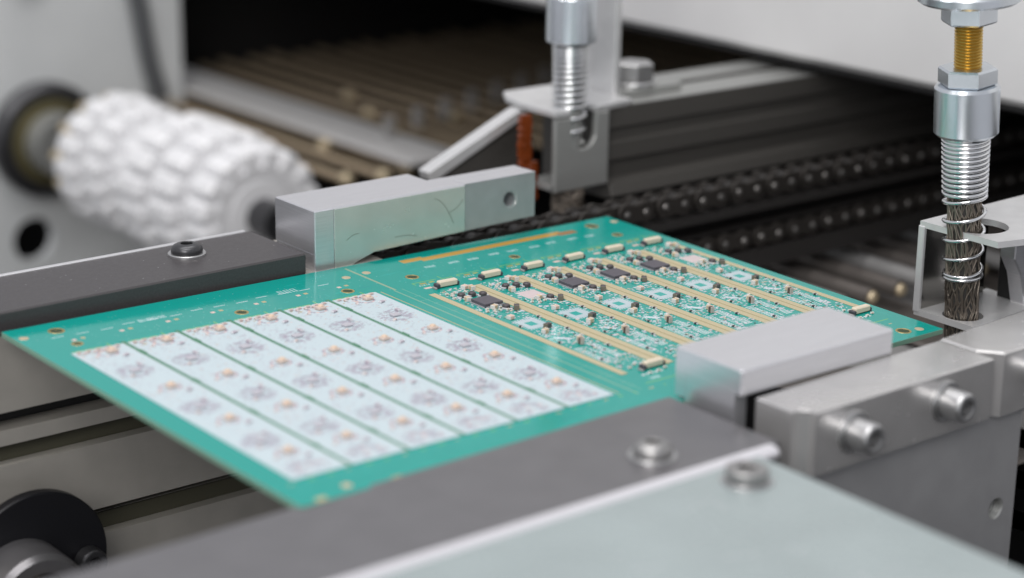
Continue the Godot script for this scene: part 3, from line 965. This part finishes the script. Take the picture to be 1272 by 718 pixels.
func plunger_right() -> void:
	var ce := Vector3(146.6, 0, 57)
	var t := thing("spring_plunger", "right spring plunger with brass rod and wire brush through the clear bracket", "spring plunger", Vector3(ce.x, -16, ce.z), "spring plungers over the panel")
	var b := MB.new()
	b.lathe([Vector2(4, 92.6), Vector2(14.5, 92.6), Vector2(15.6, 93.4), Vector2(15.6, 95.4), Vector2(14.8, 96.2), Vector2(0, 96.2)], along_y(ce), 56)
	part("flange_washer", b, M.zinc, t)
	b = MB.new()
	hex(b, along_y(ce + Vector3(0, 86.0, 0)), 8.4, 6.5)
	part("nut", b, M.zinc, t)
	b = MB.new()
	threaded(b, ce, 4.3, 66, 92, 0.95)
	part("threaded_rod", b, M.brass, t)
	b = MB.new()
	hex(b, along_y(ce + Vector3(0, 67.0, 0)), 9.0, 5.4)
	part("nut", b, M.zinc, t)
	b = MB.new()
	b.lathe([Vector2(4, 51.2), Vector2(9.0, 51.2), Vector2(9.9, 52.2), Vector2(9.9, 66.0), Vector2(9.1, 66.9), Vector2(0, 66.9)], along_y(ce), 56)
	part("collar", b, M.zinc, t)
	b = MB.new()
	coil(b, ce, 6.9, 50.8, 31.4, 13.0, 0.72, 2.2, 0.12, 6.5)
	coil(b, ce, 6.5, 31.4, 6.4, 4.0, 0.62, 2.2 + TAU * 13.0, 0.0, 5.8)
	coil(b, ce, 5.8, 6.4, 5.0, 1.3, 0.62, 2.2 + TAU * 17.0)
	part("spring", b, M.spring, t)
	b = MB.new()
	b.lathe([Vector2(0, -17), Vector2(4.7, -17), Vector2(4.7, 50)], along_y(ce), 32)
	part("brush_core", b, M.wire_core, t)
	b = MB.new()
	strands(b, ce, 4.8, -17.5, 49, 46, 0.31)
	strands(b, ce, 4.95, -17.5, 49, 24, 0.29)
	var q := part("brush_wires", b, M.wire, t)
	q.set_meta("kind", "stuff")
	t.rotation.z = 0.085
	# bracket the brush passes through
	var k := thing("brush_bracket", "thin bent metal bracket with round holes around the right wire brush", "bracket", Vector3(158, -10, 56))
	b = MB.new()
	b.holed(poly([139.5, 43.0, 215, 41.0, 215, 78.5, 150, 76.5, 139.5, 73.5]), Vector2(149.5, 57.6), 9.6, 2.0, Transform3D(Basis(Vector3(1, 0, 0), Vector3(0, 0, 1), Vector3(0, -1, 0)), Vector3(0, 20.6, 0)), 40)
	part("top_flange", b, M.zinc_sheet, k)
	b = MB.new()
	b.box(Vector3(139.5, -9.4, 42.8), Vector3(172, 19, 44.8), 0.3)
	part("back_plate", b, M.dark_mirror, k)
	b = MB.new()
	b.box(Vector3(139.1, -9.3, 42.6), Vector3(140.6, 19.2, 45.1), 0.3)
	part("plate_edge", b, M.zinc_sheet, k)
	b = MB.new()
	b.holed(poly([139.5, 43.0, 176, 43.0, 176, 64.5, 141.5, 67.5, 139.5, 66.5]), Vector2(146.6, 57), 6.4, 2.0, Transform3D(Basis(Vector3(1, 0, 0), Vector3(0, 0, 1), Vector3(0, -1, 0)), Vector3(0, -8.4, 0)), 36)
	part("bottom_flange", b, M.zinc_sheet, k)
	# slotted post at the frame edge
	var p := thing("slotted_post", "pale grey machined post with dark slots at the right frame edge", "post", Vector3(184, -40, 60))
	b = MB.new()
	b.prism(poly([170, -46, 171, -8, 168, 2, 164, 8, 164, 16, 200, 16, 200, 10, 180, 9, 178, 6, 180, 3, 200, 2, 200, -3, 180, -4, 177, -8, 178, -14, 182, -17, 200, -17, 200, -21, 178, -22, 176, -25, 178, -28, 200, -28, 200, -46]), 6, Transform3D(Basis(), Vector3(0, 0, 56)), 0.4)
	part("post_body", b, M.alu, p)
	b = MB.new()
	b.box(Vector3(172, -46, 50), Vector3(200, 15.8, 55.8), 0.3)
	part("post_backing", b, M.slot_dark, p)
	var r := thing("upright_rod", "pale upright rod at the right frame edge above the bracket", "rod", Vector3(176, 19, 58))
	b = MB.new()
	b.lathe([Vector2(7, 18.8), Vector2(7, 60), Vector2(5.6, 62), Vector2(0, 62)], along_y(Vector3(180.5, 0, 62)), 32)
	part("rod_body", b, M.alu, r)

# ------------------------------------------------------------------ the circuit panel
const PX := 8.75   # texture pixels per mm
var bi: Image

func fill(x0: float, z0: float, x1: float, z1: float, c: Color) -> void:
	bi.fill_rect(Rect2i(int(round((x0 + 117) * PX)), int(round((z0 + 75) * PX)), maxi(1, int(round((x1 - x0) * PX))), maxi(1, int(round((z1 - z0) * PX)))), c)

func glyphs(x: float, z: float, count: int, c: Color, h := 1.5) -> void:
	for i in count:
		var gx := x + i * h * 0.72
		for s in 3:
			if rng.randf() < 0.75:
				fill(gx, z + s * h * 0.4, gx + h * 0.5, z + s * h * 0.4 + 0.2, c)
		for s in 2:
			if rng.randf() < 0.75:
				fill(gx + s * h * 0.42, z, gx + s * h * 0.42 + 0.2, z + h, c)

func board_texture() -> ImageTexture:
	bi = Image.create(2048, 1312, false, Image.FORMAT_RGB8)
	var mask := lin(0.001, 0.285, 0.24)
	var light := lin(0.012, 0.36, 0.31)
	var deep := lin(0.003, 0.25, 0.24)
	var silk := lin(0.62, 0.70, 0.72)
	var pad := lin(0.66, 0.66, 0.68)
	var tan := lin(0.45, 0.38, 0.20)
	var lime := lin(0.16, 0.42, 0.12)
	var gold := lin(0.48, 0.28, 0.06)
	var pink := lin(0.70, 0.50, 0.44)
	bi.fill(mask)
	# faint copper pour and traces
	for i in 420:
		var x := rng.randf_range(-116, 114)
		var z := rng.randf_range(-74, -48) if i % 2 else rng.randf_range(61, 74)
		if rng.randf() < 0.6:
			fill(x, z, x + rng.randf_range(1, 9), z + 0.22, light if i % 3 else deep)
		else:
			fill(x, z, x + 0.22, z + rng.randf_range(0.6, 3), light if i % 3 else deep)
	for i in 300:
		var x := rng.randf_range(-114, 112)
		var z := rng.randf_range(-72, -47)
		fill(x, z, x + 0.35, z + 0.35, lin(0.20, 0.45, 0.40))
	# panel divider
	fill(0.6, -73, 1.5, -46, lin(0.26, 0.36, 0.24))
	fill(0.0, -46, 0.7, 64, lin(0.16, 0.36, 0.26))
	fill(3.2, -46, 3.6, 62, lin(0.12, 0.36, 0.26))
	fill(-4.2, -47, -3.7, 61, tan)
	for i in 26:
		var z := rng.randf_range(-40, 60)
		fill(rng.randf_range(0, 4), z, rng.randf_range(4, 5), z + 0.3, lin(0.10, 0.34, 0.28))
	# gold test strip and silk marks along the far edge
	fill(20.5, -70.6, 29.5, -67.4, gold)
	fill(27.5, -69.4, 88.5, -66.0, gold)
	fill(86, -68.0, 94.0, -65.0, lin(0.34, 0.15, 0.05))
	for i in 9:
		glyphs(23.5 + i * 8.6 + (i % 2) * 0.8, -61.0 + (i % 3) * 0.4, 4, silk, 1.5)
	for i in 13:
		fill(-108 + i * 7.6, -62.6 + (i % 3) * 0.5, -104 + i * 7.6, -62.2 + (i % 3) * 0.5, silk)
		if i % 2 == 0:
			fill(-104 + i * 7.6, -58.4, -102.6 + i * 7.6, -57.0, pink)
			fill(-101 + i * 7.6, -58.8, -99.6 + i * 7.6, -57.4, tan)
	glyphs(-80, -63.5, 6, silk, 2.2)
	glyphs(-31, -64.5, 3, silk, 3.2)
	for i in 6:
		# green keyed brackets over each strip
		for x0 in [-110.0 + 17.55 * i, 8.0 + 17.8 * i]:
			fill(x0 + 1, -48.6, x0 + 10.5, -48.1, lime)
			fill(x0 + 1, -48.6, x0 + 1.5, -46.4, lime)
			fill(x0 + 12.5, -50.4, x0 + 13.0, -47.4, lime)
			fill(x0 + 12.5, -47.9, x0 + 17.0, -47.4, lime)
			fill(x0 + 3.0, -47.4, x0 + 5.5, -46.2, lin(0.36, 0.30, 0.08))
			fill(x0 + 6.6, -47.4, x0 + 8.6, -46.2, lin(0.30, 0.36, 0.10))
	# near margin
	for i in 40:
		var x := -112 + i * 5.6
		fill(x, 62.2, x + rng.randf_range(0.6, 2.0), 62.8, lime if i % 3 else tan)
		if i % 4 == 0:
			fill(x, 72.5, x + 3.0, 74.6, tan)
	# pads of the control strips
	for i in 6:
		var o := 8.3 + 17.8 * i
		fill(o + 1.2, -44.6, o + 13.2, -44.2, light)
		fill(o + 1.2, -43.0, o + 4.0, -41.6, pink)
		for k in 5:
			fill(o + 1.4 + k * 0.9, -45.6, o + 1.9 + k * 0.9, -44.8, tan if k % 2 else pad)
		for k in 90:
			var x := rng.randf_range(1.0, 13.0)
			var z := rng.randf_range(-38, -9)
			fill(o + x, z, o + x + rng.randf_range(0.3, 0.8), z + rng.randf_range(0.3, 0.7), pad)
		if i == 1 or i == 5:
			fill(o + 4.2, -23.4, o + 11.6, -16.6, lin(0.58, 0.49, 0.49))
			for k in 8:
				fill(o + 4.4 + k * 0.9, -24.4, o + 4.9 + k * 0.9, -23.7, pad)
				fill(o + 4.4 + k * 0.9, -16.3, o + 4.9 + k * 0.9, -15.6, pad)
		fill(o + 9.2, -9.0, o + 13.2, -8.3, pad)
		for k in 6:
			fill(o + 9.3 + (k % 3) * 1.3, -7.6 + k * 0.8, o + 10.1 + (k % 3) * 1.3, -7.2 + k * 0.8, pad)
		# open square of pads
		fill(o + 2.4, -2.6, o + 11.6, 7.0, lin(0.44, 0.53, 0.56))
		for k in 9:
			fill(o + 2.4 + k, -2.6, o + 2.8 + k, -1.6, mask)
			fill(o + 2.4 + k, 6.2, o + 2.8 + k, 7.0, mask)
			fill(o + 2.4, -2.2 + k, o + 3.3, -1.8 + k, mask)
			fill(o + 10.8, -2.2 + k, o + 11.6, -1.8 + k, mask)
		fill(o + 5.2, 0.6, o + 8.2, 3.8, lin(0.01, 0.34, 0.30))
		for k in 105:
			var x := rng.randf_range(1.4, 12.4)
			var z := rng.randf_range(8.0, 23.0)
			if rng.randf() < 0.5:
				fill(o + x, z, o + x + rng.randf_range(0.5, 1.4), z + 0.35, pad)
			else:
				fill(o + x, z, o + x + 0.35, z + rng.randf_range(0.5, 1.2), pad)
		for k in 22:
			fill(o + 3.2 + k * 0.14, 16.0 + k * 0.16, o + 5.4 + k * 0.14, 16.25 + k * 0.16, lin(0.56, 0.62, 0.66))
		for k in 15:
			fill(o + 7.8, 24.4 + k * 0.95, o + 10.8, 24.85 + k * 0.95, pad)
			fill(o + 1.6, 26.6 + k * 0.95, o + 4.4, 27.05 + k * 0.95, pad)
			if k < 10:
				fill(o + 5.4, 29.0 + k * 0.95, o + 6.8, 29.4 + k * 0.95, pad)
		for k in 20:
			var x := rng.randf_range(1.4, 12.6)
			var z := rng.randf_range(40.0, 47.0)
			fill(o + x, z, o + x + 0.5, z + 0.5, silk)
		for k in 5:
			fill(o + 3 + k * 1.7, 53.2, o + 4.1 + k * 1.7, 54.2, pad)
		glyphs(o + 3, 56.2, 5, silk, 1.2)
		fill(o - 0.6, 58.8, o + 13, 59.2, lime)
		fill(o + 16.0, -36, o + 16.3, 58, light)
	# hairline texture in the mask
	for k in 9000:
		var x := rng.randi_range(0, 2047)
		var y := rng.randi_range(0, 1311)
		var c := bi.get_pixel(x, y)
		bi.set_pixel(x, y, c.lightened(0.05) if k % 2 else c.darkened(0.06))
	return ImageTexture.create_from_image(bi)

func strip_texture(variant: int) -> ImageTexture:
	# white printed lamp strip, 16.2 x 108 mm, 12 px per mm
	var im := Image.create(200, 1300, false, Image.FORMAT_RGB8)
	var white := lin(0.48, 0.57, 0.60)
	im.fill(white)
	rng.seed = 400 + variant
	var put := func(x0: float, z0: float, x1: float, z1: float, c: Color) -> void:
		im.fill_rect(Rect2i(int(x0 * 12), int(z0 * 12), maxi(1, int((x1 - x0) * 12)), maxi(1, int((z1 - z0) * 12))), c)
	var mauve := lin(0.31, 0.27, 0.33)
	var grey := lin(0.33, 0.37, 0.40)
	var pk := lin(0.60, 0.42, 0.40)
	for i in 420:
		var x := rng.randf_range(0.6, 14.6)
		var y := rng.randf_range(0.6, 106.0)
		var tone := rng.randf()
		put.call(x, y, x + rng.randf_range(0.25, 1.2), y + rng.randf_range(0.2, 0.5), lin(0.36, 0.41, 0.45) if tone < 0.6 else (lin(0.40, 0.36, 0.42) if tone < 0.85 else lin(0.50, 0.38, 0.32)))
	for k in 4:
		var z := [5.0, 38.0, 66.5, 93.0][k] as float
		# ring of pads round each lamp
		for i in 18:
			var a := TAU * i / 18
			var x := 9.0 + cos(a) * 2.9
			var y := z + sin(a) * 2.6
			put.call(x - 0.45, y - 0.35, x + 0.5, y + 0.4, mauve if i % 3 else pk)
		# arcs and dashes of the driver footprint between the lamps
		var zc := z + 17.0
		if k == 3:
			zc = z + 11.0
		for i in 60:
			var x := 7.6 + rng.randf_range(-4.6, 4.6)
			var y := zc + rng.randf_range(-5.0, 5.0)
			if y < 106 and absf(absf(x - 7.6) * 0.8 + absf(y - zc) - 4.4) < rng.randf_range(0.4, 2.4):
				put.call(x - 0.7, y - 0.35, x + rng.randf_range(0.2, 1.3), y + 0.35, lin(0.34, 0.33, 0.39))
		for i in 34:
			var a := TAU * i / 34
			var x := 7.6 + cos(a) * (5.2 if i % 2 else 3.6)
			var y := zc + sin(a) * (4.6 if i % 2 else 3.6)
			if rng.randf() < 0.85 and y < 107:
				put.call(x - 0.6, y - 0.3, x + 0.6, y + 0.35, mauve if rng.randf() < 0.6 else grey)
		for i in 16:
			var x := rng.randf_range(4.5, 10.5)
			var y := zc + rng.randf_range(-3, 3)
			if y < 106:
				put.call(x, y, x + rng.randf_range(0.4, 1.1), y + 0.35, mauve if i % 2 else grey)
		for i in 7:
			var x := rng.randf_range(1.0, 15.0)
			var y := z + rng.randf_range(5, 11)
			if y < 106:
				put.call(x, y, x + 0.9, y + 0.3, pk if i % 2 else mauve)
	for i in 24:
		var x := rng.randf_range(2.5, 13)
		var y := rng.randf_range(101.0, 105.5)
		put.call(x, y, x + 1.0, y + 0.4, mauve if i % 2 else pk)
	for i in 22:
		put.call(rng.randf_range(0.5, 15), rng.randf_range(0.2, 3.0), 0.0, 0.0, pk)
		var x := rng.randf_range(0.5, 14)
		var y := rng.randf_range(0.3, 4.5)
		put.call(x, y, x + 0.8, y + 0.5, pk if i % 2 else lin(0.35, 0.28, 0.14))
	return ImageTexture.create_from_image(im)

func comp(size: Vector3, body: Color, ends: Color, share := 0.22, ch := 0.12) -> ArrayMesh:
	var b := MB.new()
	var h := size * 0.5
	if share > 0.0:
		b.col = body
		b.box(Vector3(-h.x * (1 - share), 0.04, -h.z), Vector3(h.x * (1 - share), size.y, h.z), ch)
		b.col = ends
		for s in [-1.0, 1.0]:
			var a: float = h.x * (1 - share * 1.05) * s
			var e: float = h.x * s
			b.box(Vector3(minf(a, e), 0.0, -h.z * 1.03), Vector3(maxf(a, e), size.y * 1.04, h.z * 1.03), ch)
	else:
		b.col = body
		b.box(Vector3(-h.x, 0.1, -h.z), Vector3(h.x, size.y, h.z), ch)
	return b.mesh()

func panel() -> void:
	var t := Node3D.new()
	t.name = numbered("circuit_panel")
	add_child(t)
	t.rotation = Vector3(0.0195209, 0.0264414, -0.0185930)
	tag(t, "large green circuit panel with white lamp strips and component strips on the conveyor", "circuit board")
	var bm := mat("solder_mask", Color.WHITE, 0.13)
	bm.albedo_texture = board_texture()
	bm.metallic_specular = 0.5
	var b := MB.new()
	b.box(Vector3(-117, -1.6, -75), Vector3(117, -0.02, 75), 0.1)
	part("substrate", b, M.fr4_edge, t)
	b = MB.new()
	b.quad(Vector3(-116.95, 0, -74.95), Vector3(116.95, 0, -74.95), Vector3(116.95, 0, 74.95), Vector3(-116.95, 0, 74.95), Vector3.UP)
	for i in b.v.size():
		b.t[i] = Vector2((b.v[i].x + 117) * PX / 2048.0, (b.v[i].z + 75) * PX / 1312.0)
	part("printed_face", b, bm, t)
	# holes
	for h in [[-103.7, -67.5, 1.9], [-50.6, -53.2, 1.6], [13.7, -54.2, 1.7], [-12.0, -53.2, 1.6], [103.3, -68.2, 1.9], [103.5, -55.3, 1.4], [105, 69.4, 1.9], [-104.1, -54.4, 1.2], [56.0, -54.0, 1.4]]:
		b = MB.new()
		b.lathe([Vector2(h[2] + 0.55, 0.01), Vector2(h[2] + 0.5, 0.06), Vector2(h[2], 0.06), Vector2(h[2] * 0.96, -0.01)], Transform3D(Basis(), Vector3(h[0], 0, h[1])), 24)
		var ring := part("plated_ring", b, M.gold, t)
		b = MB.new()
		b.lathe([Vector2(h[2], 0.02), Vector2(0, 0.02)], Transform3D(Basis(), Vector3(h[0], 0, h[1])), 24)
		part("hole", b, M.hole_dark, ring)
	for h in [[-114.4, -66.4], [-4.3, -64.8], [4.1, -65.6], [114.2, -68.5], [110.6, 70.9], [-101.0, 70.5], [62.0, 70.0]]:
		b = MB.new()
		b.lathe([Vector2(1.45, 0.01), Vector2(1.4, 0.08), Vector2(0, 0.1)], Transform3D(Basis(), Vector3(h[0], 0, h[1])), 20)
		part("fiducial", b, M.bronze_tip, t)
	lamp_strips(t)
	control_strips(t)

func lamp_strips(t: Node3D) -> void:
	var prints := []
	for i in 3:
		var m := mat("strip_print_%d" % i, Color.WHITE, 0.45)
		m.albedo_texture = strip_texture(i)
		prints.append(m)
	var w := 16.2
	var b := MB.new()
	b.col = lin(0.48, 0.57, 0.60)
	b.box(Vector3(0, 0.0, 0), Vector3(w, 0.28, 108.2), 0.05)
	for i in b.v.size():
		b.t[i] = Vector2(b.v[i].x / w, b.v[i].z / 108.2)
	var strip := b.mesh()
	var lamp := MB.new()
	lamp.col = Color(0.56, 0.46, 0.40)
	lamp.box(Vector3(-1.4, 0.0, -1.2), Vector3(1.4, 1.0, 1.2), 0.25)
	lamp.col = Color(0.62, 0.47, 0.35)
	var pr := []
	for i in 7:
		var a := PI / 2 * i / 6
		pr.append(Vector2(0.95 * cos(a), 1.0 + 0.6 * sin(a)))
	lamp.lathe(pr, Transform3D(), 20)
	var lm := lamp.mesh()
	var grey := comp(Vector3(2.2, 0.6, 1.1), Color(0.42, 0.38, 0.42), Color(0.60, 0.61, 0.63))
	var pinkc := comp(Vector3(1.5, 0.5, 0.9), Color(0.52, 0.40, 0.38), Color(0.65, 0.62, 0.62))
	var chip := comp(Vector3(3.0, 0.6, 2.4), Color(0.44, 0.43, 0.47), Color.WHITE, 0.0)
	var edge := MB.new()
	edge.box(Vector3(-0.1, 0, 0), Vector3(1.25, 0.14, 110), 0.03)
	var em := edge.mesh()
	var groove := mat("strip_groove", lin(0.06, 0.19, 0.11), 0.5)
	var tab := MB.new()
	tab.box(Vector3(-0.2, 0.05, 0), Vector3(1.7, 0.32, 3.6), 0.1)
	var tbm := tab.mesh()
	for i in 6:
		var x0 := -109.9 + 17.55 * i
		var s := inst("lamp_strip", strip, prints[i % 3], t, Vector3(x0, 0, -47.2))
		for k in 4:
			var z := [5.0, 38.0, 66.5, 93.0][k] as float
			inst("lamp", lm, M.component, s, Vector3(9.0 + (0.8 if k == 0 else 0.0), 0.28, z), rng.randf_range(-0.05, 0.05))
			inst("resistor", grey, M.component, s, Vector3(11.6, 0.28, z + 4.6), 0.3)
			inst("resistor", pinkc, M.component, s, Vector3(4.2, 0.28, z + 2.2), 1.2)
			if k < 3:
				inst("driver_chip", chip, M.component, s, Vector3(7.4, 0.28, z + 17.0), 0.0)
				inst("resistor", grey, M.component, s, Vector3(10.9, 0.28, z + 13.5), PI / 2)
				inst("capacitor", pinkc, M.component, s, Vector3(4.6, 0.28, z + 20.5), 0.6)
		for k in 9:
			inst("resistor", pinkc, M.component, s, Vector3(1.6 + k * 1.5, 0.28, 1.4 + 1.2 * (k % 2)), PI / 2 * (k % 2))
		if i < 5:
			var g := inst("break_groove", em, groove, t, Vector3(x0 + 16.38, 0, -49))
			for k in 4:
				inst("tab", tbm, groove, g, Vector3(-0.2, 0, 9.0 + k * 28.0))

func control_strips(t: Node3D) -> void:
	var cream := Color(0.66, 0.58, 0.45)
	var dark := Color(0.062, 0.052, 0.056)
	var metal := Color(0.50, 0.50, 0.52)
	var conn_m := MB.new()
	conn_m.col = cream
	conn_m.box(Vector3(-3.4, 0.2, -1.05), Vector3(3.6, 2.1, 1.05), 0.3)
	conn_m.col = Color(0.05, 0.05, 0.06)
	conn_m.box(Vector3(-4.5, 0, -1.1), Vector3(-3.3, 1.4, 1.3), 0.2)
	conn_m.box(Vector3(3.5, 0, -1.1), Vector3(4.3, 1.3, 1.1), 0.2)
	conn_m.col = Color(0.30, 0.29, 0.28)
	conn_m.box(Vector3(-5.4, 0, -0.4), Vector3(-4.8, 0.6, 1.7), 0.1)
	var conn := conn_m.mesh()
	var chip_m := MB.new()
	chip_m.col = Color(0.085, 0.076, 0.092)
	chip_m.box(Vector3(-3.6, 0.12, -3.4), Vector3(3.6, 1.25, 3.4), 0.12)
	chip_m.col = Color(0.42, 0.42, 0.44)
	for k in 9:
		for s in [-1.0, 1.0]:
			chip_m.box(Vector3(-3.1 + k * 0.75, 0, s * 3.75 - 0.35), Vector3(-2.75 + k * 0.75, 0.35, s * 3.75 + 0.35))
			chip_m.box(Vector3(s * 3.85 - 0.35, 0, -3.1 + k * 0.75), Vector3(s * 3.85 + 0.35, 0.35, -2.75 + k * 0.75))
	var chip := chip_m.mesh()
	var ind_m := MB.new()
	ind_m.col = dark
	var p := []
	for i in 6:
		var a := PI / 2 * i / 5
		p.append(Vector2(0.5 + 0.75 * cos(a), 0.9 + 0.55 * sin(a)))
	ind_m.lathe([Vector2(1.25, 0.1)] + p + [Vector2(0, 1.45)], Transform3D(), 18)
	ind_m.col = metal
	ind_m.box(Vector3(-1.7, 0, -0.8), Vector3(-0.9, 0.5, 0.8), 0.1)
	ind_m.box(Vector3(0.9, 0, -0.8), Vector3(1.7, 0.5, 0.8), 0.1)
	var ind := ind_m.mesh()
	var blk := comp(Vector3(2.3, 1.5, 1.6), dark, Color(0.16, 0.13, 0.10), 0.2, 0.15)
	var brown := comp(Vector3(1.7, 1.9, 1.3), Color(0.10, 0.06, 0.045), Color(0.45, 0.40, 0.36), 0.26)
	var cap := comp(Vector3(2.1, 1.35, 1.6), Color(0.55, 0.42, 0.28), Color(0.62, 0.60, 0.58), 0.26)
	var capp := comp(Vector3(1.9, 1.2, 1.8), Color(0.62, 0.44, 0.36), Color(0.66, 0.64, 0.62), 0.2)
	var res := comp(Vector3(1.5, 0.55, 0.85), Color(0.035, 0.033, 0.035), Color(0.62, 0.62, 0.63), 0.3)
	var tiny := comp(Vector3(1.15, 0.6, 0.7), Color(0.52, 0.45, 0.36), Color(0.66, 0.66, 0.66), 0.34)
	var bar := MB.new()
	bar.box(Vector3(0, 0, 0), Vector3(2.45, 0.16, 87), 0.04)
	var barm := bar.mesh()
	var gr := MB.new()
	gr.box(Vector3(0, 0, 0), Vector3(0.5, 0.1, 88), 0.02)
	var grm := gr.mesh()
	for i in 6:
		var s := Node3D.new()
		s.name = "control_strip" if i == 0 else "control_strip_%03d" % i
		t.add_child(s, true)
		s.position = Vector3(8.3 + 17.8 * i, 0.0, 0.0) * K
		inst("connector", conn, M.component, s, Vector3(8.7, 0, -40.7), rng.randf_range(-0.03, 0.03))
		inst("connector", conn, M.component, s, Vector3(10.4, 0, 50.2), rng.randf_range(-0.03, 0.03))
		if i != 1 and i != 5:
			inst("chip", chip, M.component, s, Vector3(8.0, 0, -20.0))
		for q in [[5.3, -29.2, 0.4], [8.9, -28.4, 0.1], [11.8, -26.6, -0.3]]:
			inst("inductor", ind, M.component, s, Vector3(q[0], 0, q[1]), q[2])
		inst("capacitor", cap, M.component, s, Vector3(4.6, 0, -25.2), 1.4)
		inst("capacitor", tiny, M.component, s, Vector3(6.9, 0, -30.8), 0.2)
		inst("capacitor", capp, M.component, s, Vector3(11.6, 0, -35.4), 0.2)
		inst("capacitor", cap, M.component, s, Vector3(13.0, 0, -33.6), 1.5)
		for q in [[2.6, -33.2], [4.3, -32.2], [3.0, -30.9], [5.8, -33.0], [9.6, -32.2], [2.3, -28.6], [8.4, -14.3], [5.4, -13.4], [6.9, -12.2], [3.9, -14.8], [9.0, -11.4], [4.3, -11.6], [2.4, -13.0]]:
			inst("capacitor", tiny, M.component, s, Vector3(q[0] + rng.randf_range(-0.2, 0.2), 0, q[1]), [0.0, PI / 2][rng.randi() % 2])
		inst("capacitor", cap, M.component, s, Vector3(6.4, 0, -14.6), 0.3)
		inst("inductor", ind, M.component, s, Vector3(9.9, 0, -13.2), 0.5)
		inst("transistor", blk, M.component, s, Vector3(11.9, 0, -10.6), 0.9)
		inst("resistor", res, M.component, s, Vector3(10.8, 0, -11.6), 0.7)
		inst("capacitor", capp, M.component, s, Vector3(4.3, 0, -4.4), 0.1)
		inst("transistor", blk, M.component, s, Vector3(8.1, 0, 8.0), 0.25)
		inst("capacitor", cap, M.component, s, Vector3(4.4, 0, 11.2), 0.2)
		inst("capacitor", tiny, M.component, s, Vector3(6.0, 0, 9.8), 1.5)
		inst("capacitor", tiny, M.component, s, Vector3(11.4, 0, 18.8), 0.2)
		inst("capacitor", tiny, M.component, s, Vector3(10.4, 0, 20.0), 1.4)
		inst("capacitor", cap, M.component, s, Vector3(8.4, 0, 22.2), 1.5)
		inst("transistor", brown, M.component, s, Vector3(6.7, 0, 24.4), 1.4)
		for q in [[7.0, 46.4], [8.6, 47.4], [4.0, 47.8], [5.8, 54.0], [9.4, 53.8], [12.6, 53.0]]:
			inst("capacitor", tiny, M.component, s, Vector3(q[0], 0, q[1]), rng.randf_range(-0.2, 0.2))
		for q in [[2.4, 38.2], [12.4, 30.0], [12.6, 12.0], [2.0, 20.6], [1.9, 3.2], [12.5, -1.0]]:
			inst("resistor", res, M.component, s, Vector3(q[0], 0, q[1]), PI / 2)
		var pads := MB.new()
		for k in 280:
			var z := rng.randf_range(-38.0, 47.0)
			var x := rng.randf_range(1.2, 12.4)
			var tone := rng.randf()
			if absf(x - 8.0) < 5.0 and absf(z + 20.0) < 4.6:
				continue
			if absf(x - 6.9) < 4.0 and absf(z - 2.2) < 3.6:
				continue
			pads.col = Color(0.58, 0.57, 0.62) if tone < 0.6 else (Color(0.50, 0.44, 0.36) if tone < 0.78 else (Color(0.40, 0.52, 0.52) if tone < 0.88 else Color(0.07, 0.055, 0.05)))
			var w := rng.randf_range(0.4, 1.5)
			var d := rng.randf_range(0.25, 0.6)
			if rng.randf() < 0.4:
				var sw := w
				w = d
				d = sw
			pads.box(Vector3(x, 0.0, z), Vector3(x + w, rng.randf_range(0.06, 0.16), z + d))
		var pm := inst("solder_pads", pads.mesh(), M.component, s)
		pm.set_meta("kind", "stuff")
		inst("tan_bar", barm, M.tan_bar, s, Vector3(-1.75, 0, -36.4))
		inst("tan_bar", barm, M.tan_bar, s, Vector3(13.05, 0, -36.4))
		if i < 5:
			inst("routed_groove", grm, M.tan_groove, s, Vector3(15.53, 0, -36.6))
